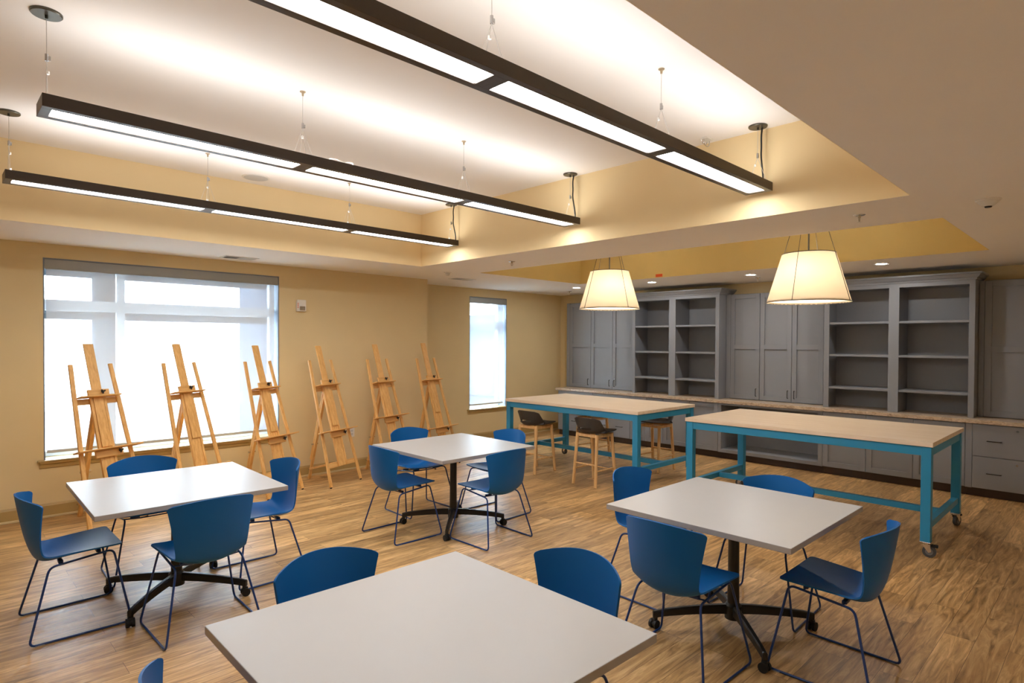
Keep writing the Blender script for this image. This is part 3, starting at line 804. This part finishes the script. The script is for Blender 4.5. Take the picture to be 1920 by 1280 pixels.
# ------------------------------------------------------------------ drum pendants
def drum(x, y, z, az0, boff, lab):
    t = thing('drum_pendant', lab, 'pendant lamp', (x, y, z), 0, 'cream drum pendants over the work tables')
    R0, R1, H = .395, .25, .50; zc = ZU-z
    MB().ring([(R0, 0), (R1, H), (R1-.002, H), (R0-.002, 0), (R0, 0)], 64, None, False).build('lamp_shade', 'linen', t, True)
    for r, zz in ((R0+.001, .004), (R1+.001, H-.003)):
        MB().tube([(r*math.cos(2*PI*i/48), r*math.sin(2*PI*i/48), zz) for i in range(48)], .0045, 6, True).build('shade_rim', 'plate', t, True)
    MB().ring([(0, .018), (R0-.012, .018), (R0-.012, .022), (0, .022)], 48).build('diffuser', 'acrylic', t, True)
    MB().cyl((0, 0, .33), (0, 0, zc-.02), .008).build('stem', 'plate', t, True)
    MB().ring([(0, -.03), (.06, -.03), (.07, -.02), (.07, 0), (0, 0)], 32, Matrix.Translation((0, 0, zc-.001))).build('canopy', 'plate', t, True)
    for k in range(4):
        a = az0+k*PI/2; c, s = math.cos(a), math.sin(a); w = MB()
        w.cyl((c*(R0+.003), s*(R0+.003), 0), (c*(R1+.004), s*(R1+.004), H), .003, seg=6).cyl((c*(R1+.004), s*(R1+.004), H), (c*.062, s*.062, zc-.02), .003, seg=6)
        w.build('support_wire', 'plate', t, True)
    bx, by = boff
    bb = MB().ring([(0, -.055), (.03, -.047), (.05, -.022), (.055, 0), (.047, .028), (.03, .05), (.018, .075), (.018, .09), (0, .09)], 20, Matrix.Translation((bx, by, .26)))
    bo = bb.build('bulb', 'bulb', t, True)
    MB().tube([(bx, by, .35), (bx, by, .37), (0, 0, .37)], .012, 10, False, .02).build('socket_arm', 'plate', t, True)
drum(6.5, 4.81, 2.195, D(163.5), (-.09, -.107), 'cream cone-shaped drum pendant farther away, over the back work table')
drum(6.5, 2.305, 2.175, D(178.5), (-.14, .0), 'cream cone-shaped drum pendant nearer, over the right work table')

# ------------------------------------------------------------------ ceiling and wall devices
def downlight(x, y, lab):
    t = thing('recessed_downlight', lab, 'downlight', (x, y, ZC), 0, 'recessed downlights along the cabinet wall')
    MB().ring([(.052, -.001), (.075, -.005), (.078, 0)], 28, None, False).build('trim_ring', 'white', t, True)
    MB().ring([(0, -.003), (.053, -.003), (.053, 0), (0, 0)], 24).build('lens', 'down', t)
for x, y, l in ((8.06, 2.04, 'lit recessed downlight at right, above the right bookcase'), (8.14, 3.64, 'lit recessed downlight left of the nearer pendant, beside a sprinkler'),
                (8.11, 5.19, 'lit recessed downlight below the orange sticker, above the left bookcase'), (8.07, 6.665, 'recessed downlight at far left near the corner, left of the farther pendant')): downlight(x, y, l)
def sprinkler(x, y, lab):
    t = thing('ceiling_sprinkler', lab, 'sprinkler', (x, y, ZC), 0, 'ceiling fire sprinklers')
    MB().ring([(0, -.004), (.034, -.004), (.04, 0), (.04, .002), (0, .002)], 24).build('escutcheon', 'chrome', t, True)
    MB().cyl((0, 0, -.022), (0, 0, -.003), .010).tube([(-.011, 0, -.02), (-.013, 0, -.034), (-.004, 0, -.05)], .003, 6).tube([(.011, 0, -.02), (.013, 0, -.034), (.004, 0, -.05)], .003, 6).build('head', 'brass', t, True)
    MB().ring([(0, -.054), (.016, -.054), (.016, -.051), (0, -.051)], 16).build('deflector', 'white', t)
sprinkler(4.93, 5.05, 'small fire sprinkler on the ceiling above the stools, between the two trays')
sprinkler(4.91, 1.39, 'small fire sprinkler on the ceiling right of the nearer pendant')
sprinkler(8.53, 3.71, 'small white fire sprinkler just below a downlight, left of the nearer pendant')
sprinkler(8.53, 7.21, 'small white fire sprinkler on the ceiling in the far corner by the small window')
t = thing('smoke_detector', 'round white smoke detector on the ceiling at the right edge', 'smoke detector', (4.965, .65, ZC))
MB().ring([(0, -.012), (.062, -.012), (.068, -.006), (.068, 0), (0, 0)], 32).build('base', 'white', t, True)
MB().ring([(0, -.044), (.028, -.044), (.04, -.034), (.056, -.018), (.058, -.012), (0, -.012)], 32).build('cover', 'white', t, True)
MB().ring([(0, -.052), (.017, -.052), (.022, -.044), (0, -.044)], 20).build('sensor_cap', 'pull', t, True)
t = thing('heat_detector', 'small white round detector on the ceiling beside the corner of the big tray', 'detector', (5.1, 6.47, ZC))
MB().ring([(0, -.01), (.05, -.01), (.055, 0), (0, 0)], 28).build('base', 'white', t, True)
MB().ring([(0, -.045), (.02, -.045), (.035, -.01), (0, -.01)], 20).build('cap', 'grey', t, True)
def vent(x, y, lab):
    t = thing('ceiling_vent', lab, 'vent', (x, y, ZC), 0, 'ceiling air vents'); a, b = .185, .11
    f = MB().box(-a, a, -b, -b+.022, -.006, 0, .001).box(-a, a, b-.022, b, -.006, 0, .001).box(-a, -a+.022, -b+.022, b-.022, -.006, 0, .001).box(a-.022, a, -b+.022, b-.022, -.006, 0, .001).box(-.006, .006, -b+.022, b-.022, -.006, 0)
    f.build('frame', 'white', t); MB().box(-a+.02, a-.02, -b+.02, b-.02, -.001, 0).build('backing', 'dark', t)
    for s, nm in ((-1, 0), (1, 1)):
        sl = MB()
        for i in range(6): sl.bar((s*.01, -b+.035+i*.028, -.004), (s*(a-.024), -b+.035+i*.028, -.004), .02, .0015, (0, s*.6, 1), 0)
        sl.build('louvre', 'grey', t)
vent(2.58, 7.08, 'white ceiling vent above the big window')
vent(5.79, 7.0, 'white ceiling vent near the outside wall corner, left of the small window')
t = thing('ceiling_speaker', 'flat round white speaker on the raised ceiling near the farthest linear light', 'speaker', (2.33, 5.96, ZU))
MB().ring([(.11, -.006), (.125, -.004), (.128, 0)], 36, None, False).build('rim', 'white', t, True); MB().ring([(0, -.004), (.111, -.006), (.111, 0), (0, 0)], 36).build('grille', 'grey', t)
t = thing('ceiling_sensor', 'small clear caged sensor on the raised ceiling by the end of the nearest linear light', 'sensor', (4.36, 2.31, ZU))
MB().box(-.05, .05, -.03, .03, -.012, 0, .003).build('base', 'white', t)
MB().tube([(-.045, 0, -.012), (-.04, 0, -.05), (0, 0, -.065), (.04, 0, -.05), (.045, 0, -.012)], .004, 8, False, .02).tube([(-.045, .02, -.012), (-.03, .02, -.04), (.03, .02, -.04), (.045, .02, -.012)], .003, 8, False, .02).build('wire_guard', 'chrome', t, True)
tag(MB().box(-.003, .003, -.055, .055, -.02, .02).build('sticker', 'red', None, False, (T2[1]-.0035, 4.744, ZC+.03)), 'small orange-red sticker on the yellow tray wall beside the farther pendant', 'sticker')
t = thing('fire_alarm_strobe', 'white fire alarm horn strobe on the tan wall right of the big window', 'fire alarm', (3.465, YW, 2.205))
MB().box(-.062, .062, -.045, .001, -.075, .075, .010).build('housing', 'white', t)
MB().box(-.03, .04, -.058, -.045, -.06, -.008, .006).build('strobe_lens', 'chrome', t)
g = MB()
for i in range(5): g.box(-.058+.0, -.04, -.047, -.044, -.03+i*.014, -.024+i*.014)
g.build('lettering', 'red', t)
t = thing('wall_outlet', 'white outlet plate low on the tan wall beside the fourth easel', 'outlet', (4.20, YW, .505))
MB().box(-.04, .04, -.007, -.001, -.06, .06, .002).build('plate', 'white', t)
for s in (-1, 1): MB().box(-.017, .017, -.009, -.007, s*.022-.014, s*.022+.014, .001).build('socket', 'grey', t)
tag(MB().tube([(2.0+.10*math.cos(a*.5), 3.70+.05*math.sin(a*.5), 2.938+.012*math.sin(a*1.3)) for a in range(24)], .004, 6).build('wire_coil', 'white', None, True), 'loose coil of white wire lying on top of the middle linear light', 'wire')

# ------------------------------------------------------------------ sky and camera
w = bpy.data.worlds.new('sky'); bpy.context.scene.world = w; w.use_nodes = True
bg = w.node_tree.nodes['Background']; bg.inputs['Color'].default_value = (.72, .86, 1., 1); bg.inputs['Strength'].default_value = 17.

F, YAW, PIT, ROL, CY = 1130.17, .7965, -.0137, .0053, 657.13
f = Vector((math.cos(YAW), math.sin(YAW), 0)); r = Vector((math.sin(YAW), -math.cos(YAW), 0)); u = Vector((0, 0, 1))
f2 = f*math.cos(PIT)+u*math.sin(PIT); u2 = u*math.cos(PIT)-f*math.sin(PIT)
r2 = r*math.cos(ROL)+u2*math.sin(ROL); u3 = u2*math.cos(ROL)-r*math.sin(ROL)
cd = bpy.data.cameras.new('camera'); cam = bpy.data.objects.new('camera', cd); C.objects.link(cam)
cam.matrix_world = Matrix(((r2.x, u3.x, -f2.x, 0), (r2.y, u3.y, -f2.y, 0), (r2.z, u3.z, -f2.z, 1.75), (0, 0, 0, 1)))
cd.sensor_fit = 'HORIZONTAL'; cd.sensor_width = 36; cd.lens = F/1920*36; cd.shift_y = (CY-640)/1920; cd.clip_start = .05
sc = bpy.context.scene; sc.camera = cam
vs = sc.view_settings; vs.view_transform = 'Standard'; vs.look = 'None'; vs.gamma = 1; vs.use_curve_mapping = False; vs.exposure = .90
try:
    sc.cycles.max_bounces = 12; sc.cycles.diffuse_bounces = 6; sc.cycles.transparent_max_bounces = 16; sc.cycles.caustics_reflective = False; sc.cycles.sample_clamp_indirect = 8
except Exception: pass
